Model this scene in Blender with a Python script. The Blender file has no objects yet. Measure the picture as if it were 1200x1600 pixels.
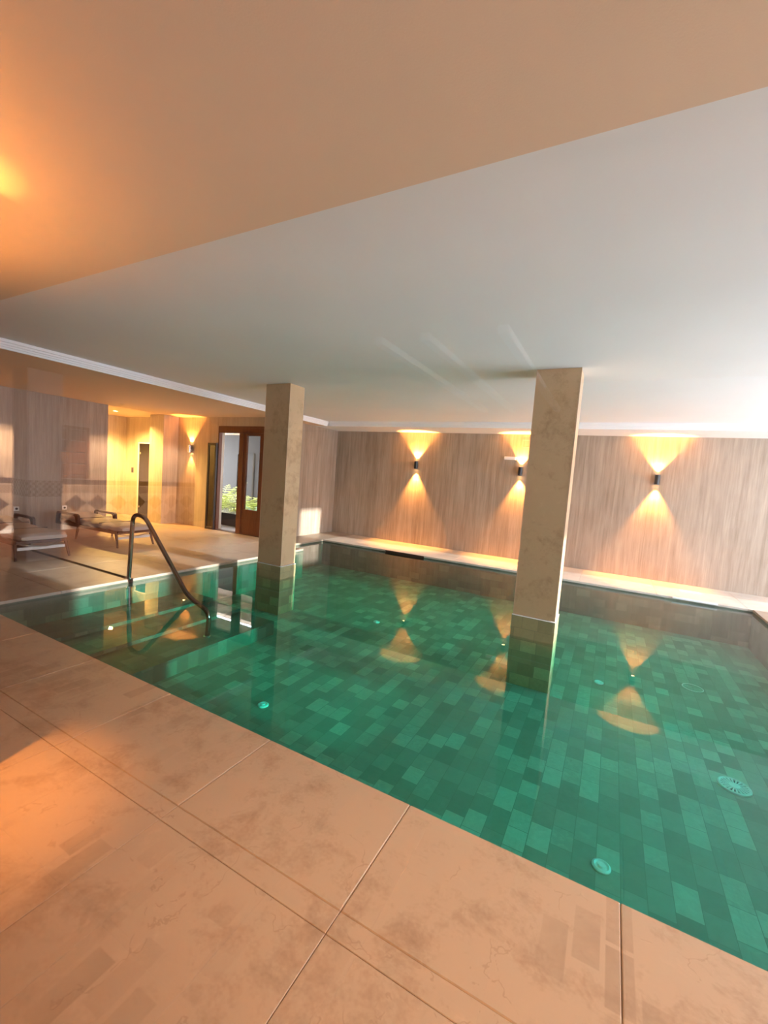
import bpy, bmesh, math, random
from mathutils import Vector, Matrix
random.seed(7)
S = bpy.context.scene
C = S.collection
PI = math.pi

# ------------------------------------------------------------------ nodes
def new_mat(name):
    m = bpy.data.materials.new(name); m.use_nodes = True
    nt = m.node_tree; nt.nodes.clear()
    return m, nt
def N(nt, t, **kw):
    n = nt.nodes.new(t)
    for k, v in kw.items():
        if k.startswith('i_'):
            k = k[2:]
            key = int(k) if k.isdigit() else k.replace('_', ' ')
            n.inputs[key].default_value = v
        else: setattr(n, k, v)
    return n
def L(nt, a, b): nt.links.new(a, b)
def c4(c): return (c[0], c[1], c[2], 1.0)
def bsdf(nt, rough=.5, metal=0.0, spec=.5, color=None):
    b = N(nt, 'ShaderNodeBsdfPrincipled'); o = N(nt, 'ShaderNodeOutputMaterial')
    b.inputs['Roughness'].default_value = rough; b.inputs['Metallic'].default_value = metal
    b.inputs['Specular IOR Level'].default_value = spec
    if color: b.inputs['Base Color'].default_value = c4(color)
    L(nt, b.outputs[0], o.inputs[0]); return b
def mth(nt, op, a, b=None, c=None):
    n = N(nt, 'ShaderNodeMath', operation=op)
    for i, v in enumerate((a, b, c)):
        if v is None: continue
        if isinstance(v, (int, float)): n.inputs[i].default_value = v
        else: L(nt, v, n.inputs[i])
    return n.outputs[0]
def mix(nt, fac, a, b, mode='MIX'):
    n = N(nt, 'ShaderNodeMix', data_type='RGBA', blend_type=mode)
    if isinstance(fac, (int, float)): n.inputs[0].default_value = fac
    else: L(nt, fac, n.inputs[0])
    for i, v in ((6, a), (7, b)):
        if isinstance(v, tuple): n.inputs[i].default_value = c4(v)
        else: L(nt, v, n.inputs[i])
    return n.outputs[2]
def ramp(nt, fac, stops):
    r = N(nt, 'ShaderNodeValToRGB'); e = r.color_ramp.elements
    while len(e) < len(stops): e.new(.5)
    for i, (p, c) in enumerate(stops): e[i].position = p; e[i].color = c4(c)
    L(nt, fac, r.inputs[0]); return r.outputs[0]
def coords(nt, scale=(1, 1, 1), kind='Object', loc=(0, 0, 0)):
    t = N(nt, 'ShaderNodeTexCoord'); m = N(nt, 'ShaderNodeMapping')
    m.inputs['Scale'].default_value = scale; m.inputs['Location'].default_value = loc
    L(nt, t.outputs[kind], m.inputs[0]); return m.outputs[0]
def noise(nt, vec, scale, detail=4, rough=.55, dist=0):
    n = N(nt, 'ShaderNodeTexNoise'); n.inputs['Scale'].default_value = scale
    n.inputs['Detail'].default_value = detail; n.inputs['Roughness'].default_value = rough
    n.inputs['Distortion'].default_value = dist
    L(nt, vec, n.inputs['Vector']); return n.outputs[0]
def bump(nt, b, h, strength=.1, dist=.01):
    n = N(nt, 'ShaderNodeBump'); n.inputs['Strength'].default_value = strength; n.inputs['Distance'].default_value = dist
    L(nt, h, n.inputs['Height']); L(nt, n.outputs[0], b.inputs['Normal'])

def plain(name, color, rough=.5, metal=0, spec=.5, var=.12, scale=8):
    m, nt = new_mat(name); b = bsdf(nt, rough, metal, spec)
    n = noise(nt, coords(nt), scale)
    k = mth(nt, 'MULTIPLY_ADD', n, 2 * var, 1 - var)
    col = mix(nt, 1.0, color, (1, 1, 1), 'MULTIPLY')
    v = N(nt, 'ShaderNodeVectorMath', operation='SCALE'); v.inputs[0].default_value = color; L(nt, k, v.inputs['Scale'])
    L(nt, v.outputs[0], b.inputs['Base Color'])
    return m

def mat_plaster(name, color):
    m, nt = new_mat(name); b = bsdf(nt, .75, 0, .3)
    co = coords(nt); n = noise(nt, co, 1.2, 3); n2 = noise(nt, co, 160, 2)
    L(nt, ramp(nt, n, [(0.3, tuple(x * .96 for x in color)), (.7, color)]), b.inputs['Base Color'])
    bump(nt, b, n2, .12, .003); return m

def mat_vein(name, lo, hi, panel=.6, rough=.42):
    """vein-cut travertine, grain running upright, in tall panels (UV in metres: u along wall, v up)"""
    m, nt = new_mat(name); b = bsdf(nt, rough, 0, .35)
    uv = coords(nt, kind='UV')
    sp = N(nt, 'ShaderNodeSeparateXYZ'); L(nt, uv, sp.inputs[0])
    idx = mth(nt, 'FLOOR', mth(nt, 'DIVIDE', sp.outputs[0], panel))
    wn = N(nt, 'ShaderNodeTexWhiteNoise', noise_dimensions='1D'); L(nt, idx, wn.inputs['W'])
    cb = N(nt, 'ShaderNodeCombineXYZ')
    L(nt, mth(nt, 'MULTIPLY_ADD', wn.outputs[0], 7.0, sp.outputs[0]), cb.inputs[0])
    L(nt, mth(nt, 'MULTIPLY', sp.outputs[1], .045), cb.inputs[1]); L(nt, wn.outputs[0], cb.inputs[2])
    n1 = noise(nt, cb.outputs[0], 9, 6, .7, .25)
    n2 = noise(nt, cb.outputs[0], 45, 4, .6, .1)
    n3 = noise(nt, coords(nt), 1.1, 3)
    f = mth(nt, 'ADD', mth(nt, 'MULTIPLY', n1, .62), mth(nt, 'MULTIPLY', n2, .38))
    f = mth(nt, 'ADD', f, mth(nt, 'MULTIPLY_ADD', n3, .22, -.11))
    f = mth(nt, 'ADD', f, mth(nt, 'MULTIPLY_ADD', wn.outputs[0], .06, -.03))
    mid = tuple((a + c) / 2 for a, c in zip(lo, hi))
    col = ramp(nt, f, [(.31, lo), (.5, mid), (.70, hi)])
    fr = mth(nt, 'FRACT', mth(nt, 'DIVIDE', sp.outputs[0], panel))
    j = mth(nt, 'LESS_THAN', fr, .006)
    col = mix(nt, mth(nt, 'MULTIPLY', j, .45), col, tuple(x * .45 for x in lo))
    L(nt, col, b.inputs['Base Color']); bump(nt, b, f, .08, .004); return m

def mat_marble(name, base, dark, rough=.3, scale=1.0, refl_patches=False):
    m, nt = new_mat(name); b = bsdf(nt, rough, 0, .4)
    co = coords(nt)
    n1 = noise(nt, co, 1.6 * scale, 6, .6, .6); n2 = noise(nt, co, 7 * scale, 6, .7, .4); n3 = noise(nt, co, 60 * scale, 3)
    f = mth(nt, 'ADD', mth(nt, 'ADD', mth(nt, 'MULTIPLY', n1, .5), mth(nt, 'MULTIPLY', n2, .38)), mth(nt, 'MULTIPLY', n3, .12))
    pale = tuple(min(1, x * 1.13) for x in base)
    col = ramp(nt, f, [(.36, dark), (.50, base), (.57, base), (.66, pale)])
    v = N(nt, 'ShaderNodeTexVoronoi', feature='DISTANCE_TO_EDGE'); v.inputs['Scale'].default_value = 1.7 * scale
    wv = N(nt, 'ShaderNodeVectorMath', operation='ADD'); L(nt, co, wv.inputs[0])
    nz = N(nt, 'ShaderNodeTexNoise'); nz.inputs['Scale'].default_value = 2.5 * scale; nz.inputs['Detail'].default_value = 6; L(nt, co, nz.inputs[0])
    L(nt, nz.outputs['Color'], wv.inputs[1]); L(nt, wv.outputs[0], v.inputs['Vector'])
    cr = mth(nt, 'MULTIPLY', mth(nt, 'LESS_THAN', v.outputs[0], .006), mth(nt, 'GREATER_THAN', n2, .53))
    col = mix(nt, mth(nt, 'MULTIPLY', cr, .45), col, dark)
    if refl_patches:   # darker oblongs: tile reflections in the glass, painted into the stone colour
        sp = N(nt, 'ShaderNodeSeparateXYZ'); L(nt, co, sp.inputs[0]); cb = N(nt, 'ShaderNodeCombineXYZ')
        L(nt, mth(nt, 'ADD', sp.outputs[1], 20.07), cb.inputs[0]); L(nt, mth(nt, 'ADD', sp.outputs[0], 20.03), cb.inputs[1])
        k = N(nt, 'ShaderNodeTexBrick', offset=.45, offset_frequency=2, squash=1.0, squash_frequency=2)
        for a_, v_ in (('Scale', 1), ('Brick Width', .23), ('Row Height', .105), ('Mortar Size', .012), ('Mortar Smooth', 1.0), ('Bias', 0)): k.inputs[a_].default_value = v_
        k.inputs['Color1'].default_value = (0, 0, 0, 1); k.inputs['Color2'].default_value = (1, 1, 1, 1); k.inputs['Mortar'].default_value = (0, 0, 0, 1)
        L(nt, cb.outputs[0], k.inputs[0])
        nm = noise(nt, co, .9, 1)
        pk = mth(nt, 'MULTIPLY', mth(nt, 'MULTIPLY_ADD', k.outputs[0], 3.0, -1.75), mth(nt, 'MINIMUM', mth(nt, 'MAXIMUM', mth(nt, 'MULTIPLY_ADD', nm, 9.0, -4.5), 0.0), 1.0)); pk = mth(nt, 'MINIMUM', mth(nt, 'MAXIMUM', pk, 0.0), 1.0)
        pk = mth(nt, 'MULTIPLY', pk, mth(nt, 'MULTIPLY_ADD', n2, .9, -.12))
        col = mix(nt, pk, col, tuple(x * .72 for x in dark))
    L(nt, col, b.inputs['Base Color'])
    L(nt, mth(nt, 'MULTIPLY_ADD', n2, .2, rough - .08), b.inputs['Roughness'])
    bump(nt, b, n2, .05, .003); return m

def mat_pooltile(name, swap=False, tint=(1, 1, 1)):
    m, nt = new_mat(name); b = bsdf(nt, .45, 0, .3)
    uv = coords(nt, kind='UV'); sp = N(nt, 'ShaderNodeSeparateXYZ'); L(nt, uv, sp.inputs[0])
    cb = N(nt, 'ShaderNodeCombineXYZ')
    if swap: L(nt, sp.outputs[1], cb.inputs[0]); L(nt, sp.outputs[0], cb.inputs[1])
    else: L(nt, sp.outputs[0], cb.inputs[0]); L(nt, sp.outputs[1], cb.inputs[1])
    def brick(w, h, off, ox):
        k = N(nt, 'ShaderNodeTexBrick', offset=off, offset_frequency=2, squash=1.3, squash_frequency=2)
        k.inputs['Scale'].default_value = 1; k.inputs['Brick Width'].default_value = w; k.inputs['Row Height'].default_value = h
        k.inputs['Mortar Size'].default_value = .0022; k.inputs['Mortar Smooth'].default_value = .3; k.inputs['Bias'].default_value = 0
        k.inputs['Color1'].default_value = (0, 0, 0, 1); k.inputs['Color2'].default_value = (1, 1, 1, 1); k.inputs['Mortar'].default_value = (.3, .3, .3, 1)
        a = N(nt, 'ShaderNodeVectorMath', operation='ADD'); L(nt, cb.outputs[0], a.inputs[0]); a.inputs[1].default_value = (ox, 0, 0)
        L(nt, a.outputs[0], k.inputs[0]); return k
    k1 = brick(.17, .13, .37, 20.0)
    n1 = noise(nt, coords(nt, kind='UV'), 22, 5, .65, .8)
    f = mth(nt, 'ADD', mth(nt, 'MULTIPLY', k1.outputs[0], .62), mth(nt, 'MULTIPLY', n1, .38))
    st = [(.12, (.17, .20, .15)), (.36, (.22, .25, .19)), (.60, (.27, .30, .23)), (.84, (.42, .45, .35))]
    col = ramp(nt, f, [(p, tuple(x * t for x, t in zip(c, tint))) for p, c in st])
    col = mix(nt, mth(nt, 'MULTIPLY', k1.outputs[1], .4), col, (.10, .11, .09))
    L(nt, col, b.inputs['Base Color']); bump(nt, b, n1, .15, .004); return m

def mat_wood(name, lo, hi, rough=.4, axis=2):
    m, nt = new_mat(name); b = bsdf(nt, rough, 0, .4)
    sc = [14, 14, 14]; sc[axis] = .9
    n1 = noise(nt, coords(nt, tuple(sc)), 2.2, 6, .65, .6)
    L(nt, ramp(nt, n1, [(.3, lo), (.7, hi)]), b.inputs['Base Color']); bump(nt, b, n1, .1, .003); return m

def mat_fresnel(name, f0, tcol, roughness=0.0, vol=None):
    """clear surface: Schlick mirror over a see-through body"""
    m, nt = new_mat(name)
    g = N(nt, 'ShaderNodeNewGeometry')
    d = N(nt, 'ShaderNodeVectorMath', operation='DOT_PRODUCT'); L(nt, g.outputs['Incoming'], d.inputs[0]); L(nt, g.outputs['Normal'], d.inputs[1])
    cs = mth(nt, 'ABSOLUTE', d.outputs['Value'])
    p = mth(nt, 'POWER', mth(nt, 'SUBTRACT', 1.0, cs), 5.0)
    f = mth(nt, 'MULTIPLY_ADD', p, 1 - f0, f0)
    tr = N(nt, 'ShaderNodeBsdfTransparent'); tr.inputs[0].default_value = c4(tcol)
    gl = N(nt, 'ShaderNodeBsdfGlossy'); gl.inputs['Roughness'].default_value = roughness
    mx = N(nt, 'ShaderNodeMixShader'); L(nt, f, mx.inputs[0]); L(nt, tr.outputs[0], mx.inputs[1]); L(nt, gl.outputs[0], mx.inputs[2])
    o = N(nt, 'ShaderNodeOutputMaterial'); L(nt, mx.outputs[0], o.inputs[0])
    if vol:
        a = N(nt, 'ShaderNodeVolumeAbsorption'); a.inputs[0].default_value = c4(vol[0]); a.inputs[1].default_value = vol[1]
        L(nt, a.outputs[0], o.inputs['Volume'])
    return m

def mat_emit(name, col, strength):
    m, nt = new_mat(name); e = N(nt, 'ShaderNodeEmission'); e.inputs[0].default_value = c4(col); e.inputs[1].default_value = strength
    o = N(nt, 'ShaderNodeOutputMaterial'); L(nt, e.outputs[0], o.inputs[0]); return m

def mat_dado(name):
    """glazed tile wall: two rows of brown diamonds, mosaic band, brown listel, veined stone above"""
    m, nt = new_mat(name); b = bsdf(nt, .3, 0, .5)
    uv = coords(nt, kind='UV'); sp = N(nt, 'ShaderNodeSeparateXYZ'); L(nt, uv, sp.inputs[0])
    u, v = sp.outputs[0], sp.outputs[1]
    fu = mth(nt, 'FRACT', mth(nt, 'MULTIPLY_ADD', u, 1 / .455, .20 + 40))
    fv = mth(nt, 'FRACT', mth(nt, 'MULTIPLY_ADD', v, 1 / .40, .10))
    dsum = mth(nt, 'ADD', mth(nt, 'ABSOLUTE', mth(nt, 'SUBTRACT', fu, .5)), mth(nt, 'ABSOLUTE', mth(nt, 'SUBTRACT', fv, .5)))
    dia = mth(nt, 'LESS_THAN', dsum, .47)
    cb = N(nt, 'ShaderNodeCombineXYZ'); L(nt, u, cb.inputs[0]); L(nt, mth(nt, 'MULTIPLY', v, .06), cb.inputs[1])
    n1 = noise(nt, cb.outputs[0], 12, 5, .65, .2)
    stone = ramp(nt, n1, [(.3, (.52, .45, .38)), (.7, (.72, .65, .57))])
    brown = ramp(nt, n1, [(.3, (.07, .022, .008)), (.7, (.12, .04, .014))])
    col = mix(nt, dia, stone, brown)
    # mosaic band
    mu = mth(nt, 'SINE', mth(nt, 'MULTIPLY', u, 2 * PI / .05)); mv = mth(nt, 'SINE', mth(nt, 'MULTIPLY', v, 2 * PI / .055))
    mos = mth(nt, 'GREATER_THAN', mth(nt, 'MULTIPLY', mu, mv), -.05)
    moscol = mix(nt, mos, (.14, .05, .02), (.56, .48, .40))
    def band(lo, hi): return mth(nt, 'MULTIPLY', mth(nt, 'GREATER_THAN', v, lo), mth(nt, 'LESS_THAN', v, hi))
    col = mix(nt, mth(nt, 'GREATER_THAN', v, .76), col, stone)
    col = mix(nt, band(.78, .94), col, moscol)
    col = mix(nt, band(.96, 1.07), col, brown)
    L(nt, col, b.inputs['Base Color']); return m

def mat_mosaic(name):
    m, nt = new_mat(name); b = bsdf(nt, .35, 0, .5)
    uv = coords(nt, kind='UV'); sp = N(nt, 'ShaderNodeSeparateXYZ'); L(nt, uv, sp.inputs[0])
    mu = mth(nt, 'SINE', mth(nt, 'MULTIPLY', sp.outputs[0], 2 * PI / .08)); mv = mth(nt, 'SINE', mth(nt, 'MULTIPLY', sp.outputs[1], 2 * PI / .08))
    L(nt, mix(nt, mth(nt, 'GREATER_THAN', mth(nt, 'MULTIPLY', mu, mv), -.05), (.09, .04, .02), (.62, .52, .44)), b.inputs['Base Color']); return m
M = {}
M['ceiling'] = mat_plaster('ceiling_plaster', (.84, .845, .85))
M['ceiling_tan'] = mat_plaster('tan_ceiling_plaster', (.80, .60, .43))  # even tan tone shared by the lower ceilings and patio roof
M['crown'] = mat_plaster('white_moulding', (.93, .93, .94))
M['vein'] = mat_vein('vein_cut_travertine', (.25, .185, .13), (.50, .415, .33))
M['vein_pale'] = mat_vein('pale_vein_cut_travertine', (.40, .32, .23), (.66, .57, .44), panel=.45)
M['floor'] = mat_marble('beige_marble_slab', (.64, .455, .295), (.45, .295, .18), refl_patches=True)
M['deck'] = mat_marble('grey_beige_stone', (.43, .35, .27), (.30, .225, .16), .35)
M['endwall'] = mat_vein('dark_vein_stone', (.10, .07, .05), (.22, .17, .13))
M['plinth'] = mat_pooltile('olive_brown_stone_tile', False, (1.45, 1.15, .78))
M['pale'] = mat_marble('pale_stone', (.66, .60, .53), (.52, .45, .38), .35)
M['column'] = mat_marble('brown_beige_pillar_stone', (.60, .42, .25), (.42, .28, .155), .35, 1.6)
M['tile'] = mat_pooltile('green_stone_tile', True, (.90, 1.16, 1.20))
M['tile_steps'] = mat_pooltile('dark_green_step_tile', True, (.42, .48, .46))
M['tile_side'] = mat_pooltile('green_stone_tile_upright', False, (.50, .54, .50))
M['water'] = mat_fresnel('pool_water', .022, (.97, 1, .99), 0, ((.01, .92, .86), 1.35))
M['glass'] = mat_fresnel('window_glass', .05, (.985, .99, .985))
M['black'] = plain('black_metal', (.012, .012, .013), .35)
M['slot'] = plain('dark_brown_slot', (.05, .025, .015), .6)
M['steel'] = plain('polished_steel', (.72, .70, .68), .12, 1.0, var=.03)
M['bronze'] = plain('dark_polished_steel', (.20, .175, .16), .14, 1.0, var=.03)
M['teak'] = mat_wood('dark_teak', (.03, .012, .007), (.09, .04, .02), .5, 0)
M['mahogany'] = mat_wood('red_brown_joinery', (.10, .03, .012), (.19, .062, .022), .35, 2)
M['fabric'] = plain('grey_cushion_fabric', (.50, .46, .42), .85, spec=.2, var=.08, scale=60)
M['white'] = plain('white_plastic', (.85, .85, .83), .4, var=.02)
M['palewall'] = mat_plaster('pale_pink_plaster', (.78, .70, .64))
M['mosaic'] = mat_mosaic('mosaic_tile_band')
M['terracotta'] = plain('terracotta_tile', (.13, .05, .026), .45, var=.3, scale=3)
M['palecool'] = mat_plaster('pale_cool_reflector', (.82, .84, .84))
M['lens'] = mat_emit('warm_lamp_lens', (1, .62, .26), 60)
M['downlens'] = mat_emit('downlight_lens', (1, .72, .38), 60)
M['globe'] = mat_emit('added_opal_globe', (1, .6, .3), 12)
M['dado'] = mat_dado('diamond_tile_wall')
M['leaf'] = plain('fern_leaf', (.62, .68, .20), .45, var=.35, scale=6)
M['leaf_pale'] = plain('pale_succulent_leaf', (.45, .62, .48), .5, var=.2)
M['pebble'] = plain('white_pebble', (.85, .84, .8), .7)
M['soil'] = plain('dark_soil', (.03, .025, .02), .9)
M['outwall'] = mat_plaster('grey_outdoor_render', (.045, .04, .032))
M['darkglass'] = mat_fresnel('smoked_glass', .06, (.16, .13, .10))
M['gravel'] = plain('paving_grey', (.35, .33, .3), .8)

# ------------------------------------------------------------------ geometry helpers
def new_bm(): return bmesh.new()
def add_box(bm, x0, x1, y0, y1, z0, z1, bevel=0.0, seg=1):
    g = bmesh.ops.create_cube(bm, size=1.0)
    vs = g['verts']
    for v in vs:
        v.co = Vector(((x0 + x1) / 2 + v.co.x * (x1 - x0), (y0 + y1) / 2 + v.co.y * (y1 - y0), (z0 + z1) / 2 + v.co.z * (z1 - z0)))
    if bevel > 0:
        es = list({e for v in vs for e in v.link_edges})
        bmesh.ops.bevel(bm, geom=es, offset=bevel, segments=seg, profile=.5, affect='EDGES', clamp_overlap=True)
def add_prism(bm, pts, z0, z1):
    """pts counter-clockwise"""
    lo = [bm.verts.new((x, y, z0)) for x, y in pts]; hi = [bm.verts.new((x, y, z1)) for x, y in pts]
    bm.faces.new(hi); bm.faces.new(lo[::-1]); n = len(pts)
    for i in range(n): bm.faces.new((lo[i], lo[(i + 1) % n], hi[(i + 1) % n], hi[i]))
def add_tube(bm, pts, r, n=12, caps=True, radii=None):
    pts = [Vector(p) for p in pts]; rings = []
    up = None
    for i, p in enumerate(pts):
        t = (pts[min(i + 1, len(pts) - 1)] - pts[max(i - 1, 0)]).normalized()
        if up is None:
            up = Vector((0, 0, 1)) if abs(t.z) < .9 else Vector((1, 0, 0))
        s = t.cross(up).normalized(); up = s.cross(t).normalized()
        rr = radii[i] if radii else r
        rings.append([bm.verts.new(p + (s * math.cos(a) + up * math.sin(a)) * rr) for a in (2 * PI * k / n for k in range(n))])
    for a, b in zip(rings, rings[1:]):
        for k in range(n): bm.faces.new((a[k], a[(k + 1) % n], b[(k + 1) % n], b[k]))
    if caps: bm.faces.new(rings[0][::-1]); bm.faces.new(rings[-1])
def add_lathe(bm, prof, n=24, loc=(0, 0, 0)):
    rings = []; x, y, z = loc
    for r, h in prof:
        if r < 1e-6: rings.append([bm.verts.new((x, y, z + h))])
        else: rings.append([bm.verts.new((x + r * math.cos(2 * PI * k / n), y + r * math.sin(2 * PI * k / n), z + h)) for k in range(n)])
    for a, b in zip(rings, rings[1:]):
        for k in range(n):
            if len(a) == 1: bm.faces.new((a[0], b[k], b[(k + 1) % n]))
            elif len(b) == 1: bm.faces.new((a[k], a[(k + 1) % n], b[0]))
            else: bm.faces.new((a[k], a[(k + 1) % n], b[(k + 1) % n], b[k]))
def arc_path(pts, r=.05, n=6):
    """polyline with rounded corners"""
    pts = [Vector(p) for p in pts]; out = [pts[0]]
    for a, b, c in zip(pts, pts[1:], pts[2:]):
        u = (a - b); w = (c - b); rr = min(r, u.length * .48, w.length * .48)
        p0 = b + u.normalized() * rr; p1 = b + w.normalized() * rr
        for k in range(n + 1):
            t = k / n; out.append(p0 * (1 - t) ** 2 + b * 2 * t * (1 - t) + p1 * t * t)
    out.append(pts[-1]); return out
def uv_box(bm, off=(0, 0, 0)):
    uv = bm.loops.layers.uv.verify()
    bm.normal_update()
    for f in bm.faces:
        n = f.normal; a = max(range(3), key=lambda i: abs(n[i]))
        for l in f.loops:
            p = l.vert.co + Vector(off)
            l[uv].uv = (p.x, p.y) if a == 2 else ((p.y, p.z) if a == 0 else (p.x, p.z))
def obj(name, bm, mat, parent=None, smooth=False, loc=None, fix=True):
    if fix: bmesh.ops.recalc_face_normals(bm, faces=bm.faces)
    uv_box(bm)
    me = bpy.data.meshes.new(name); bm.to_mesh(me); bm.free()
    if smooth:
        for p in me.polygons: p.use_smooth = True
        try: me.set_sharp_from_angle(angle=math.radians(40))
        except Exception: pass
    me.materials.append(mat)
    o = bpy.data.objects.new(name, me); C.objects.link(o)
    if loc: o.location = loc
    if parent: o.parent = parent
    return o
def tag(o, label=None, cat=None, group=None, kind=None):
    if label: o['label'] = label
    if cat: o['category'] = cat
    if group: o['group'] = group
    if kind: o['kind'] = kind
    return o
def thing(name, label, cat, loc=(0, 0, 0), rz=0, group=None):
    o = bpy.data.objects.new(name, None); C.objects.link(o); o.location = loc; o.rotation_euler = (0, 0, rz)
    o.empty_display_size = .1
    return tag(o, label, cat, group)
def dup(root, loc, rz, label):
    def cp(o, par):
        c = o.copy(); C.objects.link(c)
        if par: c.parent = par
        for ch in list(o.children): cp(ch, c)
        return c
    r = cp(root, None); r.location = loc; r.rotation_euler = (0, 0, rz); r['label'] = label
    return r
def struct(name, bm, mat, label, cat, parent=None):
    o = obj(name, bm, mat, parent)
    if parent is None: tag(o, label, cat, None, 'structure')
    return o
def boxes(*bs, bevel=0.0):
    bm = new_bm()
    for b in bs: add_box(bm, *b, bevel=bevel)
    return bm

# ------------------------------------------------------------------ key dimensions (metres)
XL, XL2, XR = -5.57, -6.08, 2.06          # pool left edge, its far jog, right edge
YN, YF, YJ = 1.88, 8.42, 7.05             # pool near edge, far edge, jog
ZW, ZF = -.05, -.60                       # water level, pool floor
ZS, ZC = 2.77, 2.87                       # soffit, main ceiling
XE = 5.5                                  # right wall
YG = .30                                  # glass screen

# ------------------------------------------------------------------ pool shell
pool_pts = [(XL, YN), (XR, YN), (XR, YF), (XL2, YF), (XL2, YJ), (XL, YJ)]
struct('floor_pool', boxes((XL2 - .3, XR + .3, YN - .3, YF + .3, ZF - .15, ZF)), M['tile'], 'green stone tiled bottom of the pool', 'pool floor')
bm = boxes((XL - .3, XR + .3, YN - .3, YN, ZF, -.035), (XR, XR + .3, YN, YF, ZF, -.035), (XL2 - .3, XR + .3, YF, YF + .3, ZF, -.035),
           (XL2 - .3, XL2, YJ, YF, ZF, -.035), (XL2 - .3, XL, YN, YJ, ZF, -.035))
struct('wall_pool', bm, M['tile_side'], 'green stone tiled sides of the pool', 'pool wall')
# steps along the left side of the pool
st = boxes((XL, -5.0, YN, 4.3, ZF, -.34), (-5.0, -4.45, YN, 4.3, ZF, -.38), (-4.45, -3.82, YN, 4.3, ZF, -.42))
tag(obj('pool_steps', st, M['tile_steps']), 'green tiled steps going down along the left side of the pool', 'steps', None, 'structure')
# water
e = .012
wp = [(XL - e, YN - e), (XR + e, YN - e), (XR + e, YF + e), (XL2 - e, YF + e), (XL2 - e, YJ - e), (XL - e, YJ - e)]
bm = new_bm(); add_prism(bm, wp, ZF - .06, ZW)
tag(obj('pool_water', bm, M['water']), 'still green water filling the indoor pool', 'water', None, 'structure')

# ------------------------------------------------------------------ stone floors (slabs with open joints)
def slabs(bm, x0, x1, y0, y1, xs, ys, z=0, t=.035, bev=.0035):
    xs = sorted(xs); ys = sorted(ys)
    X = [x0] + [x for x in xs if x0 + .02 < x < x1 - .02] + [x1]
    Y = [y0] + [y for y in ys if y0 + .02 < y < y1 - .02] + [y1]
    for a, b in zip(X, X[1:]):
        for c, d in zip(Y, Y[1:]): add_box(bm, a + .0011, b - .0011, c + .0011, d - .0011, z - t, z, bevel=bev)
XS = [-.728 + .916 * k for k in range(-14, 8)]
YS = [1.17 - .915 * k for k in range(0, 14)]
bm = new_bm()
slabs(bm, -3.4, XE, .2, 1.17, XS, YS, bev=.002)
slabs(bm, -3.4, XE, 1.17, 1.262, XS, [], bev=.002)
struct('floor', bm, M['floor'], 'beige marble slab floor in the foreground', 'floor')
bm = new_bm(); slabs(bm, -10.2, XE, 1.262, YN, [x for x in XS], [], bev=.004)
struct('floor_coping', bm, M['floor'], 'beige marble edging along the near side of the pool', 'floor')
bm = new_bm()
ys = [2.6, 3.42, 4.24, 5.06, 5.88, 6.70]
xs = [XL - .02 - 1.15 * k for k in range(0, 7)]
slabs(bm, -12.44, XL, YN, 3.385, xs, ys)
slabs(bm, -12.44, XL, 3.455, YJ, xs, ys)
slabs(bm, -12.44, XL2, YJ, 7.4, xs, ys)
slabs(bm, -6.8, XL2, 7.4, 9.8, [], [8.2, 9.0])
struct('floor_left', bm, M['deck'], 'pale stone slab deck left of the pool under the loungers', 'floor')
bm = new_bm(); slabs(bm, XL2, XE, YF, 9.8, [-.4 + 1.2 * k for k in range(-5, 4)], [9.2], bev=.003)
struct('floor_far', bm, M['pale'], 'pale stone ledge between the pool and the far wall', 'floor')
bm = new_bm(); slabs(bm, XR, XE, YN, YF, [], [2.6, 3.5, 4.4, 5.3, 6.2, 7.1, 8.0], bev=.003)
struct('floor_right', bm, M['deck'], 'pale stone deck on the right side of the pool', 'floor')
struct('ground', boxes((-10.6, XL2 - .3, -9.2, 7.6, -.25, -.036), (XL2 - .3, XE + .2, -9.2, YN - .3, -.25, -.036), (XR + .3, XE + .2, YN - .3, 10, -.25, -.036),
                       (XL2 - .9, XR + .3, YF + .3, 10, -.25, -.036), (-12.7, -10.6, 5.4, 7.6, -.25, -.036)), M['soil'], 'bedding under the stone slabs', 'floor')
bm = new_bm(); slabs(bm, -10.2, XE, -9.0, .2, [-10.2 + .4 * k for k in range(1, 39)], [-9 + .4 * k for k in range(1, 23)], bev=.002)
struct('floor_corridor', bm, M['terracotta'], 'dark terracotta tile floor of the corridor', 'floor')
bm = new_bm(); slabs(bm, -10.2, -3.4, .4, 1.262, XS, [], bev=.002)
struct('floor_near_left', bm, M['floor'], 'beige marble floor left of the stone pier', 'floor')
# drain channel across the left deck
t = thing('drain_channel', 'narrow brown drain slot crossing the left deck to the handrail', 'drain', (-8, 3.42, 0))
obj('channel_bed', boxes((-2.2, 2.43, -.034, .034, -.06, -.022)), M['slot'], t)
for s in (-.024, .024): obj('edge_strip', boxes((-2.2, 2.43, s - .006, s + .006, -.022, .001)), M['slot'], t)

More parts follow.
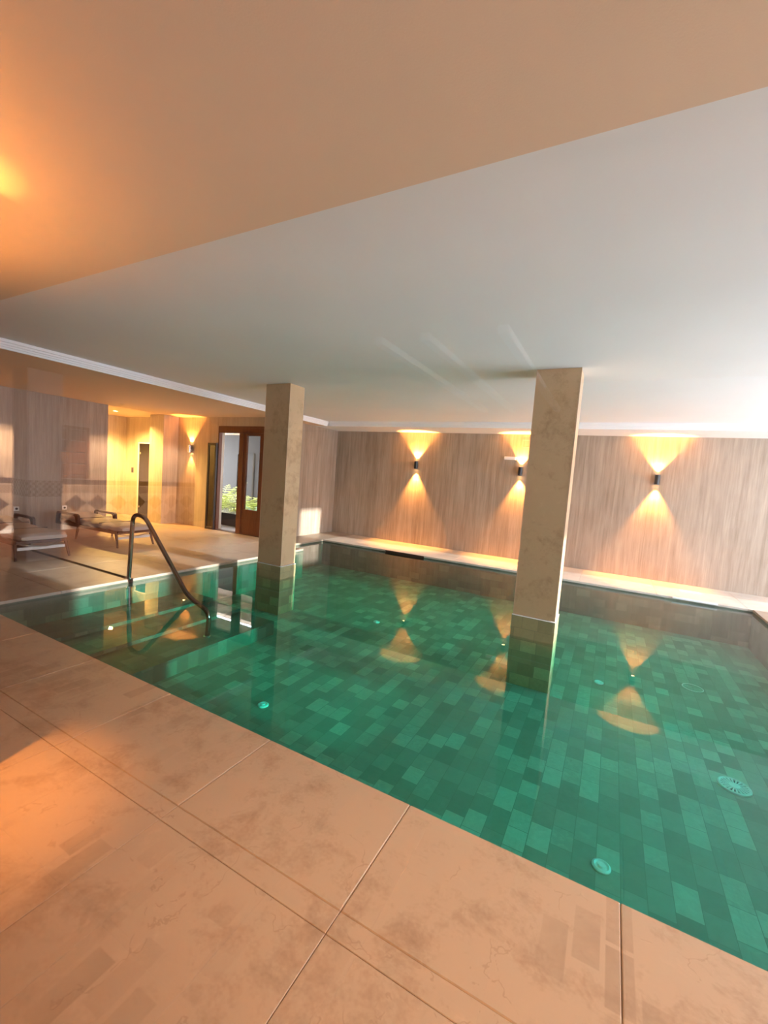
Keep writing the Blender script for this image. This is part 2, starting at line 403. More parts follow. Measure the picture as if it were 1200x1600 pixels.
# ------------------------------------------------------------------ ceilings
struct('ceiling', boxes((-6.4, XE, 1.61, 8.74, ZC, ZC + .12)), M['ceiling'], 'large white ceiling over the pool', 'ceiling')
struct('ceiling_near', boxes((-10.2, XE, -9.0, 1.61, ZS, ZC + .12)), M['ceiling_tan'], 'lower near ceiling above the camera with a straight edge', 'ceiling')
struct('ceiling_left', boxes((-10.2, -6.4, 1.61, 8.74, ZS, ZC + .12), (-12.64, -10.2, 5.5, 7.6, ZS, ZC + .12)), M['ceiling_tan'], 'lower ceiling over the left deck', 'ceiling')
struct('ceiling_far', boxes((-7.0, XE, 8.74, 9.9, ZS, ZC + .12)), M['ceiling'], 'narrow dropped ceiling strip along the far wall', 'ceiling')
def moulding(axis, a, b, pos, sgn):
    """stepped white cornice hung on the edge of a soffit; sgn is the side it faces"""
    bm = new_bm()
    for d, z0, z1 in ((.000, ZS - .012, ZC - .001), (.016, ZS + .012, ZC - .001), (.034, ZS + .035, ZC - .001), (.055, ZS + .062, ZC - .001)):
        lo, hi = sorted((pos + sgn * .0008, pos + sgn * (.014 + d)))
        if axis == 'y': add_box(bm, lo, hi, a, b, z0, z1, bevel=.003)
        else: add_box(bm, a, b, lo, hi, z0, z1, bevel=.003)
    return bm
struct('trim_1', moulding('y', 1.62, 8.73, -6.4, 1), M['crown'], 'white stepped cornice running along the left ceiling edge', 'cornice')
struct('trim_2', moulding('x', -6.3, XE, 8.74, -1), M['crown'], 'white cornice running along the far ceiling edge', 'cornice')

# ------------------------------------------------------------------ walls
H = ZS
struct('wall_far', boxes((-6.8, XE + .2, 9.8, 10.0, -.04, H + .1)), M['vein'], 'far wall clad in grey brown vein cut stone', 'wall')
struct('wall_left_far', boxes((-7.0, -6.8, 7.4, 10.0, -.04, H + .1)), M['vein'], 'short stone clad wall at the far left corner of the pool', 'wall')
# back wall of the deck with door openings
DX0, DX1, DZ = -11.86, -11.22, 2.08
GX0, GX1, GZ = -8.67, -6.98, 2.56
struct('wall_back', boxes((-12.64, DX0, 7.4, 7.6, -.04, H + .1), (DX0, DX1, 7.4, 7.6, DZ, H + .1), (DX1, GX0, 7.4, 7.6, -.04, H + .1),
                          (GX0, GX1 + .0, 7.4, 7.6, GZ, H + .1)), M['vein_pale'], 'pale stone back wall behind the loungers', 'wall')
struct('wall_niche', boxes((-12.64, -12.44, 5.3, 7.4, -.04, H + .1), (-12.44, -10.4, 5.3, 5.5, -.04, H + .1)), M['vein_pale'], 'brightly lit yellow stone niche wall at the back left', 'wall')
struct('wall_left', boxes((-10.4, -10.2, -7.4, YG - .1, -.04, H + .1)), M['dado'], 'tiled corridor wall with brown diamonds', 'wall')
struct('wall_left_deck', boxes((-10.4, -10.2, YG + .1, 5.65, -.04, H + .1)), M['vein'], 'grey stone wall on the far left behind the near lounger', 'wall')
struct('wall_near', boxes((-10.4, -3.4, YG - .1, YG + .1, -.04, H + .1)), M['vein'], 'wall between corridor and pool deck', 'wall')
# right wall with daylight openings
OP = [(2.72, 4.02), (4.42, 7.6), (8.36, 9.28)]
WH = 2.12
def wall_openings(x0, x1, y0, y1, ops, sill, head, zt):
    bm = new_bm(); y = y0
    for a, b in ops:
        add_box(bm, x0, x1, y, a, -.04, zt); add_box(bm, x0, x1, a, b, 2.7 if a > 8 else head, zt)
        if sill > 0: add_box(bm, x0, x1, a, b, -.04, sill)
        y = b
    add_box(bm, x0, x1, y, y1, -.04, zt); return bm
struct('wall_right', wall_openings(XE, XE + .2, YG, 10.0, OP, .0, WH, H + .1), M['vein'], 'right wall with tall windows', 'wall')
HOP = [(-4.25, -2.95)]  # opening added to throw daylight on the pale wall
struct('wall_corridor_right', wall_openings(XE, XE + .2, -9.2, YG, HOP, .0, 2.72, H + .1), M['vein'], 'corridor wall with an opening added for daylight', 'wall')
struct('wall_corridor_end', boxes((-10.4, -10.2, -9.0, -7.4, -.04, H + .1), (-10.4, XE + .2, -9.2, -9.0, -.04, H + .1)), M['endwall'], 'tiled end wall of the corridor', 'wall')
for i, (a, b) in enumerate(OP):
    f = 'window_%d' % (i + 2)
    hh = 2.7 if a > 8 else WH
    bm = boxes((XE + .08, XE + .13, a, a + .05, 0, hh), (XE + .08, XE + .13, b - .05, b, 0, hh), (XE + .08, XE + .13, a + .05, b - .05, 0, .05), (XE + .08, XE + .13, a + .05, b - .05, hh - .05, hh))
    w = struct(f, bm, M['mahogany'], 'tall side window letting in daylight', 'window')

struct('wall_corridor_reflector', boxes((-.45, XE, -4.7, -4.5, -.04, H)), M['palecool'], 'added pale wall behind the camera, mirrored to lighten the pool at right', 'wall')  # unseen pale wall added so its reflection brightens the pool's right side
# glass screen the picture looks through
gf = struct('window_1', boxes((-2.6, -2.55, YG - .03, YG + .03, 0, ZS), (XE - .05, XE, YG - .03, YG + .03, 0, ZS), (-2.55, XE - .05, YG - .012, YG + .012, 0, .012), (-2.55, XE - .05, YG - .012, YG + .012, ZS - .012, ZS)),
            M['steel'], 'clear glass screen between the corridor and the pool', 'window')
obj('pane', boxes((-2.55, XE - .05, YG - .006, YG + .006, .012, ZS - .012)), M['glass'], gf)

# pier that carries the near lamp
struct('wall_pier', boxes((-3.4, -2.6, YG - .1, .88, -.04, H)), M['column'], 'stone pier at the left end of the glass screen', 'wall')
# pilaster on the back wall
struct('trim_3', boxes((-10.72, -10.16, 6.98, 7.4, -.01, H), bevel=.004), M['vein_pale'], 'square stone clad pilaster beside the dark glass door', 'pilaster')

# ------------------------------------------------------------------ pillars in the pool
def pillar(x0, x1, y0, y1, zb, label):
    t = thing('stone_pillar', label, 'pillar', ((x0 + x1) / 2, (y0 + y1) / 2, ZF), 0, 'stone pillars standing in the pool')
    hx, hy = (x1 - x0) / 2, (y1 - y0) / 2
    obj('shaft', boxes((-hx, hx, -hy, hy, zb - ZF, ZC - ZF), bevel=.003), M['column'], t)
    q = .010
    bm = boxes((-hx - q, hx + q, -hy - q, hy + q, 0, zb - ZF - .012))
    o = obj('tiled_plinth', bm, M['plinth'], t)
    obj('plinth_edge', boxes((-hx - q - .001, hx + q + .001, -hy - q - .001, hy + q + .001, zb - ZF - .012, zb - ZF - .006)), M['crown'], t)
    cc = .004
    for sx in (-1, 1):
        obj('corner_bead', boxes((sx * hx - cc, sx * hx + cc, -hy - cc * .6, -hy + cc, zb - ZF, ZC - ZF)), M['floor'], t)
    return t
pillar(-.855, -.42, 4.87, 5.24, .195, 'tall brown stone pillar standing alone in the middle of the pool')
pillar(-4.77, -4.31, 4.93, 5.26, .155, 'stone pillar in the pool beside the left deck near the garden door')

# ------------------------------------------------------------------ wall lamps
def wall_lamp(name, label, loc, rz, mat_body='black', pw=9.0, down=.8, size=80, blend=.4):
    t = thing(name, label, 'wall lamp', loc, rz, 'up and down wall lamps')   # local -y faces the room
    obj('wall_plate', boxes((-.03, .03, -.02, 0, -.05, .05), bevel=.004), M[mat_body], t)
    bm = new_bm(); add_lathe(bm, [(.0, -.078), (.036, -.078), (.036, -.092), (.044, -.092), (.044, .092), (.036, .092), (.036, .078), (0, .078)], 28, (0, -.065, 0))
    obj('lamp_body', bm, M[mat_body], t, smooth=True)
    for s in (1, -1):
        bm = new_bm(); add_lathe(bm, [(0, 0), (.03, 0), (.03, .004 * s), (0, .004 * s)], 20, (0, -.065, .0785 * s))
        obj('lens', bm, M['lens'], t)
        ld = bpy.data.lights.new('lamp_beam', 'SPOT'); ld.energy = pw * (down if s < 0 else 1); ld.color = (1, .38, .075)
        ld.spot_size = math.radians(size - (10 if s < 0 else 0)); ld.spot_blend = min(1, blend + (.25 if s < 0 else 0)); ld.shadow_soft_size = .018
        lo = bpy.data.objects.new('lamp_beam', ld); C.objects.link(lo); lo.parent = t; lo.location = (0, -.065, .10 * s)
        lo.rotation_euler = (0, PI, 0) if s > 0 else (0, 0, 0)
        lo.rotation_euler.x += math.radians(4) * (1 if s > 0 else -1)
    return t
wall_lamp('wall_lamp', 'black up and down lamp leftmost on the far stone wall', (-4.37, 9.8, 1.965), 0, pw=430, down=1.5)
wall_lamp('wall_lamp', 'black up and down lamp on far wall beside the middle pillar and white box', (-1.86, 9.8, 1.955), 0, pw=430, down=1.5)
wall_lamp('wall_lamp', 'black up and down lamp on far wall right of the middle pillar', (.70, 9.8, 1.945), 0, pw=430, down=1.5)
wall_lamp('wall_lamp', 'silver fronted wall lamp beside the garden door', (-9.62, 7.4, 1.97), 0, 'steel', pw=170)
wall_lamp('wall_lamp', 'wall lamp on the stone pier outside the left of the picture', (-2.6, .66, 1.95), PI / 2, pw=150, down=1.6, size=60, blend=1.0)

# small devices on the far wall
t = thing('emergency_light', 'small white emergency light box beside the middle wall lamp', 'emergency light', (-2.11, 9.8, 2.235))
obj('housing', boxes((-.13, .13, -.05, 0, -.035, .035), bevel=.008), M['white'], t); obj('diffuser', boxes((-.118, .118, -.058, -.05, -.026, .026), bevel=.004), M['crown'], t)
t = thing('wall_vent', 'small square vent panel above the middle wall lamp', 'vent', (-1.80, 9.8, 2.565))
obj('vent_frame', boxes((-.08, .08, -.006, 0, .07, .085), (-.08, .08, -.006, 0, -.085, -.07), (-.08, -.068, -.006, 0, -.07, .07), (.068, .08, -.006, 0, -.07, .07)), M['vein_pale'], t)
obj('vent_panel', boxes((-.066, .066, -.004, 0, -.068, .068)), M['vein'], t)
def socket(y, label):
    t = thing('wall_socket', label, 'socket', (-10.2, y, .47), PI / 2, 'sockets on the left wall')
    obj('face_plate', boxes((-.045, .045, -.010, 0, -.045, .045), bevel=.004), M['white'], t)
    bm = new_bm(); add_lathe(bm, [(0, 0), (.022, 0), (.022, .002), (0, .002)], 16)
    for v in bm.verts: v.co = Vector((v.co.x, -.0105 - v.co.z, v.co.y))
    obj('socket_hole', bm, M['soil'], t)
socket(3.97, 'small white wall socket above the near lounger')
socket(4.80, 'small white wall socket left of the far lounger backrest')

# ------------------------------------------------------------------ niche downlight and dark glass door
def downlight(loc, label, pw, name='ceiling_downlight', size=150, col=(1, .66, .30), deep=False):
    t = thing(name, label, 'ceiling light', loc, 0, 'recessed ceiling lights')
    bm = new_bm(); add_lathe(bm, [(.045, 0), (.062, 0), (.062, -.006), (.045, -.008), (.045, 0)], 28); obj('trim_ring', bm, M['white'], t, smooth=True)
    bm = new_bm(); add_lathe(bm, [(0, -.001), (.044, -.001), (.044, -.004), (0, -.004)], 24); obj('lens', bm, M['downlens'], t)
    if deep:
        bm = new_bm(); add_lathe(bm, [(.046, -.001), (.046, -.05), (.05, -.05), (.05, -.001), (.046, -.001)], 24); obj('baffle', bm, M['black'], t, smooth=True)
    ld = bpy.data.lights.new('downlight_beam', 'SPOT'); ld.energy = pw; ld.color = col; ld.spot_size = math.radians(size); ld.spot_blend = .6; ld.shadow_soft_size = .0 if deep else .04
    lo = bpy.data.objects.new('downlight_beam', ld); C.objects.link(lo); lo.parent = t; lo.location = (0, 0, -.055 if deep else -.03)
    return t
downlight((-11.2, 6.38, ZS), 'glowing round downlight in the ceiling of the yellow niche', 850, col=(1, .60, .17))

gd = thing('door', 'narrow dark glass door in the yellow niche', 'door', ((DX0 + DX1) / 2, 7.4, 0))
w2 = (DX1 - DX0) / 2
obj('door_frame', boxes((-w2, -w2 + .03, -.01, .06, 0, DZ), (w2 - .03, w2, -.01, .06, 0, DZ), (-w2 + .03, w2 - .03, -.01, .06, DZ - .03, DZ), bevel=.002), M['crown'], gd)
obj('glass_leaf', boxes((-w2 + .034, w2 - .034, .012, .022, .01, DZ - .034)), M['darkglass'], gd)
for z in (.28, 1.78): obj('hinge', boxes((-w2 + .03, -w2 + .12, .002, .012, z - .025, z + .025), bevel=.003), M['steel'], gd)
struct('wall_sauna', boxes((-12.3, -10.9, 8.8, 8.9, -.04, H), (-12.3, -12.2, 7.6, 8.8, -.04, H), (-11.0, -10.9, 7.6, 8.8, -.04, H), (-12.2, -11.0, 7.6, 8.8, H - .05, H), (-12.2, -11.0, 7.6, 8.8, -.04, 0)), M['mahogany'], 'dark room behind the glass door', 'wall')
t = thing('control_panel', 'small black switch panel left of the dark glass door', 'switch', (-12.10, 7.4, 1.29))
obj('panel_body', boxes((-.045, .045, -.015, 0, -.075, .075), bevel=.005), M['black'], t)
obj('panel_button', boxes((-.02, .02, -.018, -.015, .01, .045)), M['slot'], t)

# ------------------------------------------------------------------ garden door (brown joinery) and open dark leaf
g = thing('garden_door', 'red brown wooden door set with glass looking out to the ferns', 'door', (-7.83, 7.4, 0))
def G(x0, x1, y0, y1, z0, z1): return (x0 + 7.83, x1 + 7.83, y0, y1, z0, z1)
obj('door_frame', boxes(G(GX0, GX1, .0, .10, GZ - .16, GZ), G(GX0, GX0 + .035, .0, .10, 0, GZ - .16), G(GX1 - .06, GX1, .0, .10, 0, GZ - .16), G(-7.95, -7.80, .0, .10, 0, GZ - .16), bevel=.004), M['mahogany'], g)
lf = obj('fixed_leaf', boxes(G(-7.80, -7.72, .02, .08, 0, 2.40), G(-7.30, -7.05, .02, .08, 0, 2.40), G(-7.72, -7.30, .02, .08, 0, .60), G(-7.72, -7.30, .02, .08, 2.34, 2.40), bevel=.004), M['mahogany'], g)
obj('pane', boxes(G(-7.72, -7.30, .045, .055, .60, 2.34)), M['glass'], lf)
obj('threshold', boxes(G(GX0, GX1, -.02, .14, -.02, .012)), M['slot'], g)
s = thing('sliding_door', 'dark framed sliding glass leaf pushed open beside the garden door', 'door', (-8.80, 7.36, 0))
obj('leaf_frame', boxes((-.15, -.10, -.025, .025, 0, 2.14), (.10, .15, -.025, .025, 0, 2.14), (-.10, .10, -.025, .025, 2.08, 2.14), (-.10, .10, -.025, .025, 0, .06), bevel=.003), M['black'], s)
obj('pane', boxes((-.10, .10, -.006, .006, .06, 2.08)), M['darkglass'], s)

# ------------------------------------------------------------------ handrail
t = thing('pool_handrail', 'polished steel handrail arching from the left deck into the pool', 'handrail', (-5.50, 3.42, 0))
P = [(-5.60, 0), (-5.56, .56), (-5.53, .76), (-5.40, .84), (-5.26, .76), (-5.10, .62), (-4.40, -.005), (-4.10, -.10), (-4.02, -.16), (-4.03, -.40)]
P = [Vector((x + 5.50, 0, z)) for x, z in P]
path = [P[0], P[1]]
pa = arc_path([Vector((-5.60 + 5.5, 0, 0)), Vector((-5.545 + 5.5, 0, .93)), Vector((-5.30 + 5.5, 0, .86)), Vector((-4.43 + 5.5, 0, .005)), Vector((-4.02 + 5.5, 0, -.125)), Vector((-4.04 + 5.5, 0, -.40))], .19, 10)
# tighten the last two bends
pa = arc_path([Vector((-.11, 0, 0)), Vector((-.055, 0, .875)), Vector((.19, 0, .875)), Vector((1.09, 0, -.01)), Vector((1.47, 0, -.12)), Vector((1.45, 0, -.42))], .12, 10)
bm = new_bm(); add_tube(bm, pa, .027, 16); obj('rail_tube', bm, M['bronze'], t, smooth=True)
for x, z in ((-.11, 0), (1.45, -.42)):
    bm = new_bm(); add_lathe(bm, [(0, 0), (.045, 0), (.045, .008), (.034, .014), (0, .014)], 24, (x, 0, z)); obj('flange', bm, M['steel'], t, smooth=True)

# ------------------------------------------------------------------ sun loungers: local +x is the foot end
def lounger(loc, rz, label):
    t = thing('sun_lounger', label, 'sun lounger', loc, rz, 'sun loungers on the left deck')
    W = .33
    f = obj('frame', boxes((-1.95, -.03, -W, -W + .035, .235, .285), (-1.95, -.03, W - .035, W, .235, .285), (-1.95, -1.91, -W + .035, W - .035, .24, .28), (-.075, -.03, -W + .035, W - .035, .24, .28),
                    *[(-.22 - .11 * k, -.17 - .11 * k, -W + .035, W - .035, .262, .280) for k in range(16)], bevel=.004), M['teak'], t)
    for sy in (-1, 1):
        for x0, x1 in ((-.09, .0), (-1.20, -1.25)):
            bm = new_bm()
            add_tube(bm, [(x0, sy * (W - .005), .275), ((x0 + x1) / 2, sy * (W + .005), .14), (x1, sy * (W + .018), .0)], .02, 10, radii=[.026, .021, .016])
            obj('leg', bm, M['teak'], t, smooth=True)
        bm = new_bm()
        # armrest: flat bar on two flared posts
        pr = [(-1.86, .285), (-1.83, .46), (-1.80, .49), (-1.20, .49), (-1.15, .46), (-1.13, .285), (-1.19, .285), (-1.235, .43), (-1.27, .45), (-1.74, .45), (-1.77, .43), (-1.80, .285)]
        lo = [bm.verts.new((x, sy * (W + .002), z)) for x, z in pr]; hi = [bm.verts.new((x, sy * (W + .045), z)) for x, z in pr]
        n = len(pr); bm.faces.new(lo); bm.faces.new(hi[::-1])
        for i in range(n): bm.faces.new((lo[i], lo[(i + 1) % n], hi[(i + 1) % n], hi[i]))
        obj('armrest', bm, M['teak'], t)
    obj('stretcher', boxes((-.075, -.045, -W + .02, W - .02, .14, .185), bevel=.004), M['white'], t)  # sunlit white put into the stretcher's colour
    bm = new_bm(); add_tube(bm, [(-.03 + .02 * math.sin(k / 10 * PI), -W + .05 + (2 * W - .1) * k / 10, .235 - .045 * math.sin(k / 10 * PI)) for k in range(11)], .009, 8)
    obj('pull_bar', bm, M['steel'], t, smooth=True)
    # mattress: cross-sections along x, gently rising towards the head, rounded foot roll
    bm = new_bm(); rings = []
    nx = 30
    for i in range(nx + 1):
        u = i / nx; x = .04 - 1.96 * u
        zt = .385 + (.07 * ((u - .45) / .55) ** 1.5 if u > .45 else 0) + .008 * math.sin(u * 40)
        zb = zt - .105 - .01 * math.sin(u * PI)
        w = .315
        if i in (0, nx): zt -= .03; zb += .02; w -= .02
        ring = []
        for k in range(20):
            a = 2 * PI * k / 20; ca, sa = math.cos(a), math.sin(a)
            yy = w * math.copysign(abs(ca) ** .35, ca); zz = (zt + zb) / 2 + (zt - zb) / 2 * math.copysign(abs(sa) ** .6, sa)
            ring.append(bm.verts.new((x, yy, zz)))
        rings.append(ring)
    for a, b in zip(rings, rings[1:]):
        for k in range(20): bm.faces.new((a[k], a[(k + 1) % 20], b[(k + 1) % 20], b[k]))
    bm.faces.new(rings[0]); bm.faces.new(rings[-1][::-1])
    mt = obj('mattress', bm, M['fabric'], t, smooth=True)
    for x in (-.60, -1.22):
        obj('seam', boxes((x - .004, x + .004, -.312, .312, .378 if x > -1 else .392, .392 if x > -1 else .41)), M['slot'], mt)
    return t
l1 = lounger((-7.50, 3.26, 0), 0, 'grey cushioned teak sun lounger nearest the left edge of the picture')
dup(l1, (-7.68, 4.80, 0), math.radians(3), 'teak sun lounger further back between the handrail and the yellow niche')

# ------------------------------------------------------------------ fittings in the pool
def inlet(x, y, r, label):
    t = thing('floor_inlet', label, 'pool fitting', (x, y, ZF), 0, 'round inlet discs on the pool floor')
    bm = new_bm(); add_lathe(bm, [(0, 0), (r, 0), (r, .008), (r * .8, .014), (r * .62, .006), (0, .006)], 28); obj('rim', bm, M['white'], t, smooth=True)
    bm = new_bm(); add_lathe(bm, [(0, .006), (r * .42, .006), (r * .36, .018), (0, .02)], 20); obj('cap', bm, M['white'], t, smooth=True)
inlet(.16, 2.77, .052, 'round white inlet on the pool floor nearest the front edge, right of centre')
inlet(-2.68, 2.93, .05, 'round white inlet on the pool floor towards the handrail')
inlet(.07, 5.53, .05, 'round white inlet under water just right of the middle pillar')
inlet(-2.98, 5.64, .05, 'round white inlet under water between the two pillars')
t = thing('main_drain', 'large round white drain grate at the right of the pool floor', 'drain', (1.06, 4.16, ZF))
bm = new_bm(); add_lathe(bm, [(.090, 0), (.108, 0), (.108, .012), (.098, .018), (.090, .012), (.090, 0)], 36); obj('rim', bm, M['white'], t, smooth=True)
bm = new_bm()
for k in range(20):
    a = 2 * PI * k / 20; d = Vector((math.cos(a), math.sin(a), 0)); q = Vector((-d.y, d.x, 0)) * .004
    ps = [d * .034 - q, d * .034 + q, d * .092 + q * 1.6, d * .092 - q * 1.6]
    lo = [bm.verts.new(p + Vector((0, 0, .004))) for p in ps]; hi = [bm.verts.new(p + Vector((0, 0, .013))) for p in ps]
    bm.faces.new(hi); bm.faces.new(lo[::-1])
    for i in range(4): bm.faces.new((lo[i], lo[(i + 1) % 4], hi[(i + 1) % 4], hi[i]))
obj('grille', bm, M['white'], t)
bm = new_bm(); add_lathe(bm, [(0, .004), (.036, .004), (.036, .015), (.02, .018), (0, .018)], 24); obj('hub', bm, M['white'], t, smooth=True)
bm = new_bm(); add_lathe(bm, [(0, .001), (.09, .001), (.09, .003), (0, .003)], 28); obj('drain_pit', bm, M['soil'], t)
t = thing('round_cover', 'thin white ring cover under water right of the wall lamp reflection', 'pool fitting', (1.05, 6.10, ZF))
bm = new_bm(); add_lathe(bm, [(.098, 0), (.108, 0), (.108, .006), (.098, .006), (.098, 0)], 36); obj('rim', bm, M['white'], t, smooth=True)
bm = new_bm(); add_lathe(bm, [(0, 0), (.098, 0), (.098, .002), (0, .002)], 36); obj('cover_plate', bm, M['tile'], t)
# skimmer mouths in the far edge
def skimmer(x0, x1, lid, label):
    t = thing('skimmer', label, 'skimmer', ((x0 + x1) / 2, YF, 0), 0, 'skimmer mouths on the far edge')
    h = (x1 - x0) / 2
    if not lid: obj('mouth', boxes((-h, h, -.006, 0, -.10, -.022)), M['slot'], t)
    obj('lip', boxes((-h, h, -.022, .0, -.022, -.004 if not lid else .004), bevel=.002), M['slot'] if not lid else M['crown'], t)
skimmer(-4.35, -3.42, False, 'dark slot under the far pool edge below the leftmost far lamp')
skimmer(1.02, 1.62, True, 'pale raised lip over a slot in the far pool edge at the right')
for nm, a, b, lb in (('access_cover', (1.22, 1.47), (9.05, 9.17), 'pale rectangular cover in the far stone ledge at the right'),):
    t = obj(nm, boxes((-.15, .15, -.07, .07, 0, .004), bevel=.001), M['crown'], loc=((a[0] + a[1]) / 2, (b[0] + b[1]) / 2, 0)); tag(t, lb, 'cover')

# ------------------------------------------------------------------ garden beyond the door
struct('ground_garden', boxes((-14.5, -7.0, 7.6, 12.2, -.2, -.04)), M['gravel'], 'paving outside the garden door', 'ground')
struct('wall_garden', boxes((-14.5, -7.0, 11.2, 11.4, -.04, 3.4)), M['outwall'], 'grey rendered wall behind the ferns', 'wall')
struct('door_3', boxes((-12.05, -12.0, 11.14, 11.2, 0, 2.1), (-11.3, -11.25, 11.14, 11.2, 0, 2.1), (-12.0, -11.3, 11.14, 11.2, 2.05, 2.1), (-12.0, -11.3, 11.17, 11.2, 0, 2.05)), M['outwall'], 'grey door in the garden wall', 'door')
struct('ceiling_patio', boxes((-14.4, -7.0, 7.6, 8.4, 2.9, 3.0), (-14.4, -7.0, 9.3, 11.2, 2.9, 3.0)), M['ceiling_tan'], 'tan patio roof outside the garden door', 'ceiling')
struct('trim_4', boxes((-14, -7.0, 9.9, 10.1, 2.62, 2.85)), M['column'], 'brown beam across the garden patio', 'beam')
t = thing('planter_box', 'long black planter box standing outside the garden door', 'planter', (-9.6, 8.75, 0))
obj('box_shell', boxes((-1.2, 1.2, -.35, -.31, -.04, .30), (-1.2, 1.2, .31, .35, -.04, .30), (-1.2, -1.16, -.31, .31, -.04, .30), (1.16, 1.2, -.31, .31, -.04, .30), bevel=.004), M['black'], t)
obj('soil', boxes((-1.16, 1.16, -.31, .31, .0, .25)), M['soil'], t)
bm = new_bm()
for k in range(320):
    x, y = random.uniform(-1.1, 1.1), random.uniform(-.29, .0); r = random.uniform(.025, .05)
    mt_ = Matrix.Translation((x, y, .27 + r * .2 + .09 * random.random() * (1 + y / .29 if y < 0 else 1))) @ Matrix.Rotation(random.random() * 6, 4, 'Z') @ Matrix.Diagonal((1.3, .9, .6, 1))
    bmesh.ops.create_icosphere(bm, subdivisions=1, radius=r, matrix=mt_)
o = tag(obj('white_pebbles', bm, M['pebble'], smooth=True, loc=(-9.6, 8.75, 0)), 'white pebbles covering the soil of the black planter', 'pebbles', None, 'stuff')
def frond_plant(name, loc, n, length, width, mat, label, cat, grp=None, rise=1.0, leaflets=True, seed=1):
    R = random.Random(seed); t = thing(name, label, cat, loc, 0, grp); bm = new_bm(); bs = new_bm()
    for i in range(n):
        az = 2 * PI * i / n + R.uniform(-.3, .3); ln = length * R.uniform(.7, 1.1); el = R.uniform(.7, 1.35) * rise
        d = Vector((math.cos(az), math.sin(az), 0)); p = Vector((0, 0, 0)); pts = [p.copy()]; e = el
        for k in range(10):
            p = p + (d * math.cos(e) + Vector((0, 0, 1)) * math.sin(e)) * ln / 10; pts.append(p.copy()); e -= .125
        add_tube(bs, pts, .004, 5)
        q = Vector((-d.y, d.x, 0))
        if leaflets:
            for k in range(2, 11):
                wl = width * math.sin(PI * min(1, (k - .5) / 10)) + .02
                for s in (-1, 1):
                    b = pts[k]; t1 = (pts[k] - pts[k - 1]).normalized()
                    tip = b + q * s * wl + t1 * wl * .5 - Vector((0, 0, wl * .2)); mid = (b + tip) / 2
                    w = t1 * .016
                    vs = [bm.verts.new(v) for v in (b - w * .5, mid - w, tip, mid + w, b + w * .5)]; bm.faces.new(vs)
        else:
            for a, b2, k in zip(pts, pts[1:], range(10)):
                w0 = width * math.sin(PI * (k + .4) / 10.8) ** .6; w1 = width * math.sin(PI * min(1, (k + 1.4) / 10.8)) ** .6 if k < 9 else .002
                bm.faces.new([bm.verts.new(v) for v in (a - q * w0, a + q * w0, b2 + q * w1, b2 - q * w1)])
    obj('foliage', bm, mat, t, fix=False); obj('stems', bs, mat, t)
    return t
frond_plant('fern', (-9.95, 8.72, .25), 18, 1.05, .2, M['leaf'], 'yellow green fern at the left side of the open garden door', 'fern', 'ferns in the garden planter', seed=3)
frond_plant('fern', (-9.35, 8.85, .25), 17, .85, .18, M['leaf'], 'yellow green fern in the middle of the open garden doorway', 'fern', 'ferns in the garden planter', seed=5)
frond_plant('fern', (-8.75, 8.85, .25), 18, .95, .18, M['leaf'], 'feathery fern seen through the fixed glass leaf', 'fern', 'ferns in the garden planter', seed=8)
frond_plant('agave', (-8.55, 8.62, .25), 22, .6, .045, M['leaf_pale'], 'pale grey green spiky plant behind the fixed glass leaf', 'plant', leaflets=False, seed=9)
frond_plant('bamboo_palm', (-10.15, 8.9, .25), 9, 1.2, .14, M['leaf'], 'tall dark palm frond plant at the edge of the open doorway', 'plant', rise=1.25, seed=12)

# ------------------------------------------------------------------ corridor behind the camera (seen mirrored in the glass screen)
t = thing('wooden_shutter', 'brown panelled wooden shutter on the corridor wall, mirrored in the glass', 'shutter', (-10.2, -4.25, 1.10), PI / 2)
obj('shutter_frame', boxes((-.40, .40, -.04, 0, 0, .06), (-.40, .40, -.04, 0, 1.04, 1.10), (-.40, -.34, -.04, 0, .06, 1.04), (.34, .40, -.04, 0, .06, 1.04), (-.03, .03, -.04, 0, .06, 1.04)), M['mahogany'], t)
for i in range(2):
    for k in range(4):
        x0 = -.34 + i * .37; z0 = .06 + k * .245
        obj('shutter_panel', boxes((x0, x0 + .31, -.028, 0, z0 + .012, z0 + .235), bevel=.012), M['mahogany'], t)
for x in (-1.87, -1.45, -.83):
    struct('trim_%d' % (5 + [-1.87, -1.45, -.83].index(x)), boxes((x - .04, x + .04, -6.0, -2.6, ZS - .06, ZS), bevel=.006), M['crown'], 'white ceiling moulding in the corridor', 'moulding')
t = thing('corridor_pillar', 'pale corridor pillar with mosaic band, mirrored at the left edge of the glass', 'pillar', (-7.6, -2.62, 0))
obj('shaft', boxes((-.22, .22, -.22, .22, 0, ZS), bevel=.004), M['palewall'], t)
obj('mosaic_band', boxes((-.224, .224, -.224, .224, .95, 1.19)), M['mosaic'], t)
for x, y, pw_, lb in ((.3, -.1, 190, 'added warm downlight above the glass screen, right of the camera'), (-9.45, -3.1, 900, 'added downlight beside the diamond tiled wall, nearest the glass'),
                     (-9.45, -4.9, 900, 'added downlight beside the diamond tiled wall, in front of the shutter'), (-9.45, -6.7, 900, 'added downlight beside the diamond tiled wall, furthest from the glass')):
    downlight((x, y, ZS), lb, pw_, size=105, col=(1, .60, .34), deep=True)  # added corridor lamps, unseen, to warm the floor and brighten the tiled wall
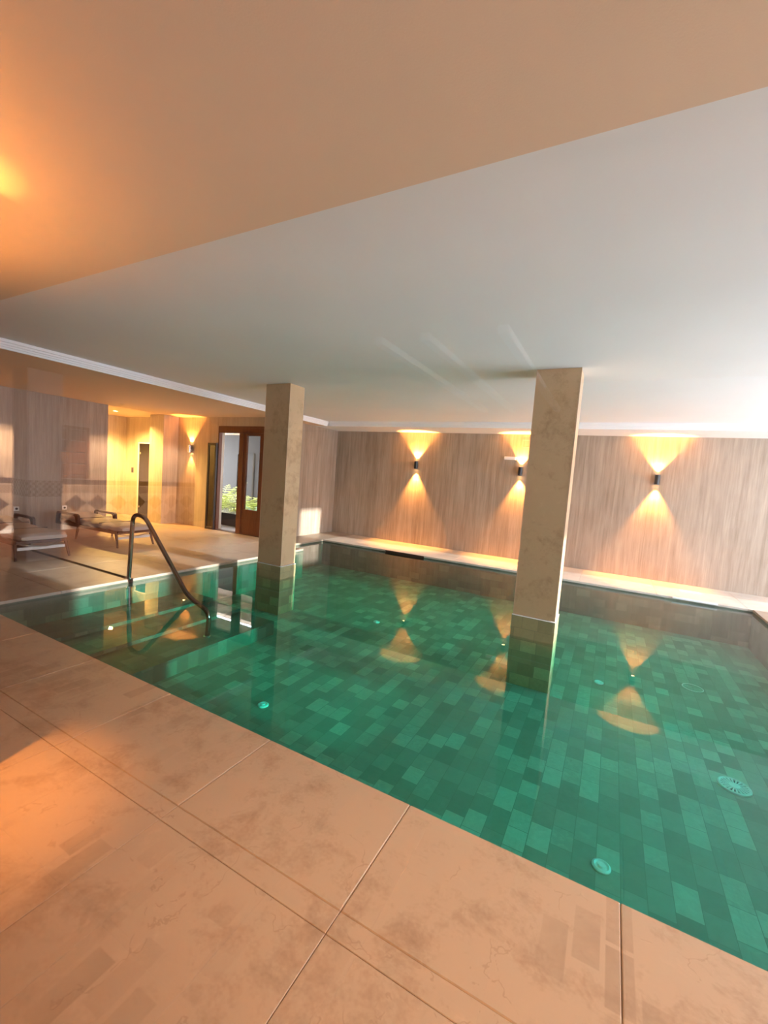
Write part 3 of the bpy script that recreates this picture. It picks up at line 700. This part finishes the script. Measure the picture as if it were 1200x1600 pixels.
def globe(loc, pw, label):
    t = thing('added_globe_lamp', label, 'lamp', loc, 0, 'added globe lamps in the corridor')
    bm = new_bm(); bmesh.ops.create_uvsphere(bm, u_segments=20, v_segments=12, radius=.09); obj('globe', bm, M['globe'], t, smooth=True)
    bm = new_bm(); add_tube(bm, [(0, 0, .088), (0, 0, ZS - loc[2])], .006, 8); obj('hanging_rod', bm, M['black'], t)
    ld = bpy.data.lights.new('added_globe_light', 'POINT'); ld.energy = pw; ld.color = (1, .52, .24); ld.shadow_soft_size = .10
    lo = bpy.data.objects.new('added_globe_light', ld); C.objects.link(lo); lo.parent = t
globe((1.9, -.55, 1.9), 170, 'added warm globe out of view in the corridor right of the camera')  # unseen globe added to warm the near ceiling and floor
wall_lamp('wall_lamp', 'added lamp on the corridor side of the stone pier', (-3.0, YG - .1, 1.95), 0, pw=240, size=155, down=.6)  # extra wide beam added out of view to light the near ceiling

# ------------------------------------------------------------------ daylight
W = bpy.data.worlds.new('World'); S.world = W; W.use_nodes = True
nt = W.node_tree; nt.nodes.clear()
bg = N(nt, 'ShaderNodeBackground'); bg.inputs[0].default_value = (.80, .86, 1, 1); bg.inputs[1].default_value = 22.5
wo = N(nt, 'ShaderNodeOutputWorld'); L(nt, bg.outputs[0], wo.inputs[0])
def portal(x, y0, y1, z0, z1):
    ld = bpy.data.lights.new('daylight_portal', 'AREA'); ld.shape = 'RECTANGLE'; ld.size = z1 - z0; ld.size_y = y1 - y0; ld.cycles.is_portal = True
    o = bpy.data.objects.new('daylight_portal', ld); C.objects.link(o); o.location = (x, (y0 + y1) / 2, (z0 + z1) / 2); o.rotation_euler = (0, PI / 2, 0)
for a, b in OP: portal(XE + .15, a, b, 0, WH)
for a, b in HOP: portal(XE + .15, a, b, 0, 2.72)
ld = bpy.data.lights.new('sun', 'SUN'); ld.energy = 12; ld.angle = math.radians(.8); ld.color = (1, .96, .92)
so = bpy.data.objects.new('sun', ld); C.objects.link(so)
so.rotation_euler = Vector((-1, 0, -.162)).to_track_quat('-Z', 'Y').to_euler()

# ------------------------------------------------------------------ camera
F, yaw, pitch, roll = 669.55, .487653, .0798685, .073894
cy, sy_, cp, sp_ = math.cos(yaw), math.sin(yaw), math.cos(pitch), math.sin(pitch)
f = Vector((-sy_ * cp, cy * cp, -sp_)); rt = Vector((cy, sy_, 0)); up = rt.cross(f)
r2 = rt * math.cos(roll) + up * math.sin(roll); u2 = -rt * math.sin(roll) + up * math.cos(roll)
cd = bpy.data.cameras.new('camera'); cam = bpy.data.objects.new('camera', cd); C.objects.link(cam)
cd.sensor_fit = 'HORIZONTAL'; cd.sensor_width = 36; cd.lens = F / 1200 * 36; cd.clip_start = .02
cam.matrix_world = Matrix(((r2.x, u2.x, -f.x, 0), (r2.y, u2.y, -f.y, 0), (r2.z, u2.z, -f.z, 1.6), (0, 0, 0, 1)))
S.camera = cam
S.view_settings.view_transform = 'Standard'; S.view_settings.look = 'None'; S.view_settings.gamma = 1; S.view_settings.use_curve_mapping = False
S.view_settings.exposure = 0.0
cy_ = S.cycles
cy_.use_denoising = True; cy_.caustics_reflective = False; cy_.caustics_refractive = False
cy_.max_bounces = 10; cy_.diffuse_bounces = 5; cy_.glossy_bounces = 5; cy_.transparent_max_bounces = 16; cy_.sample_clamp_indirect = 25
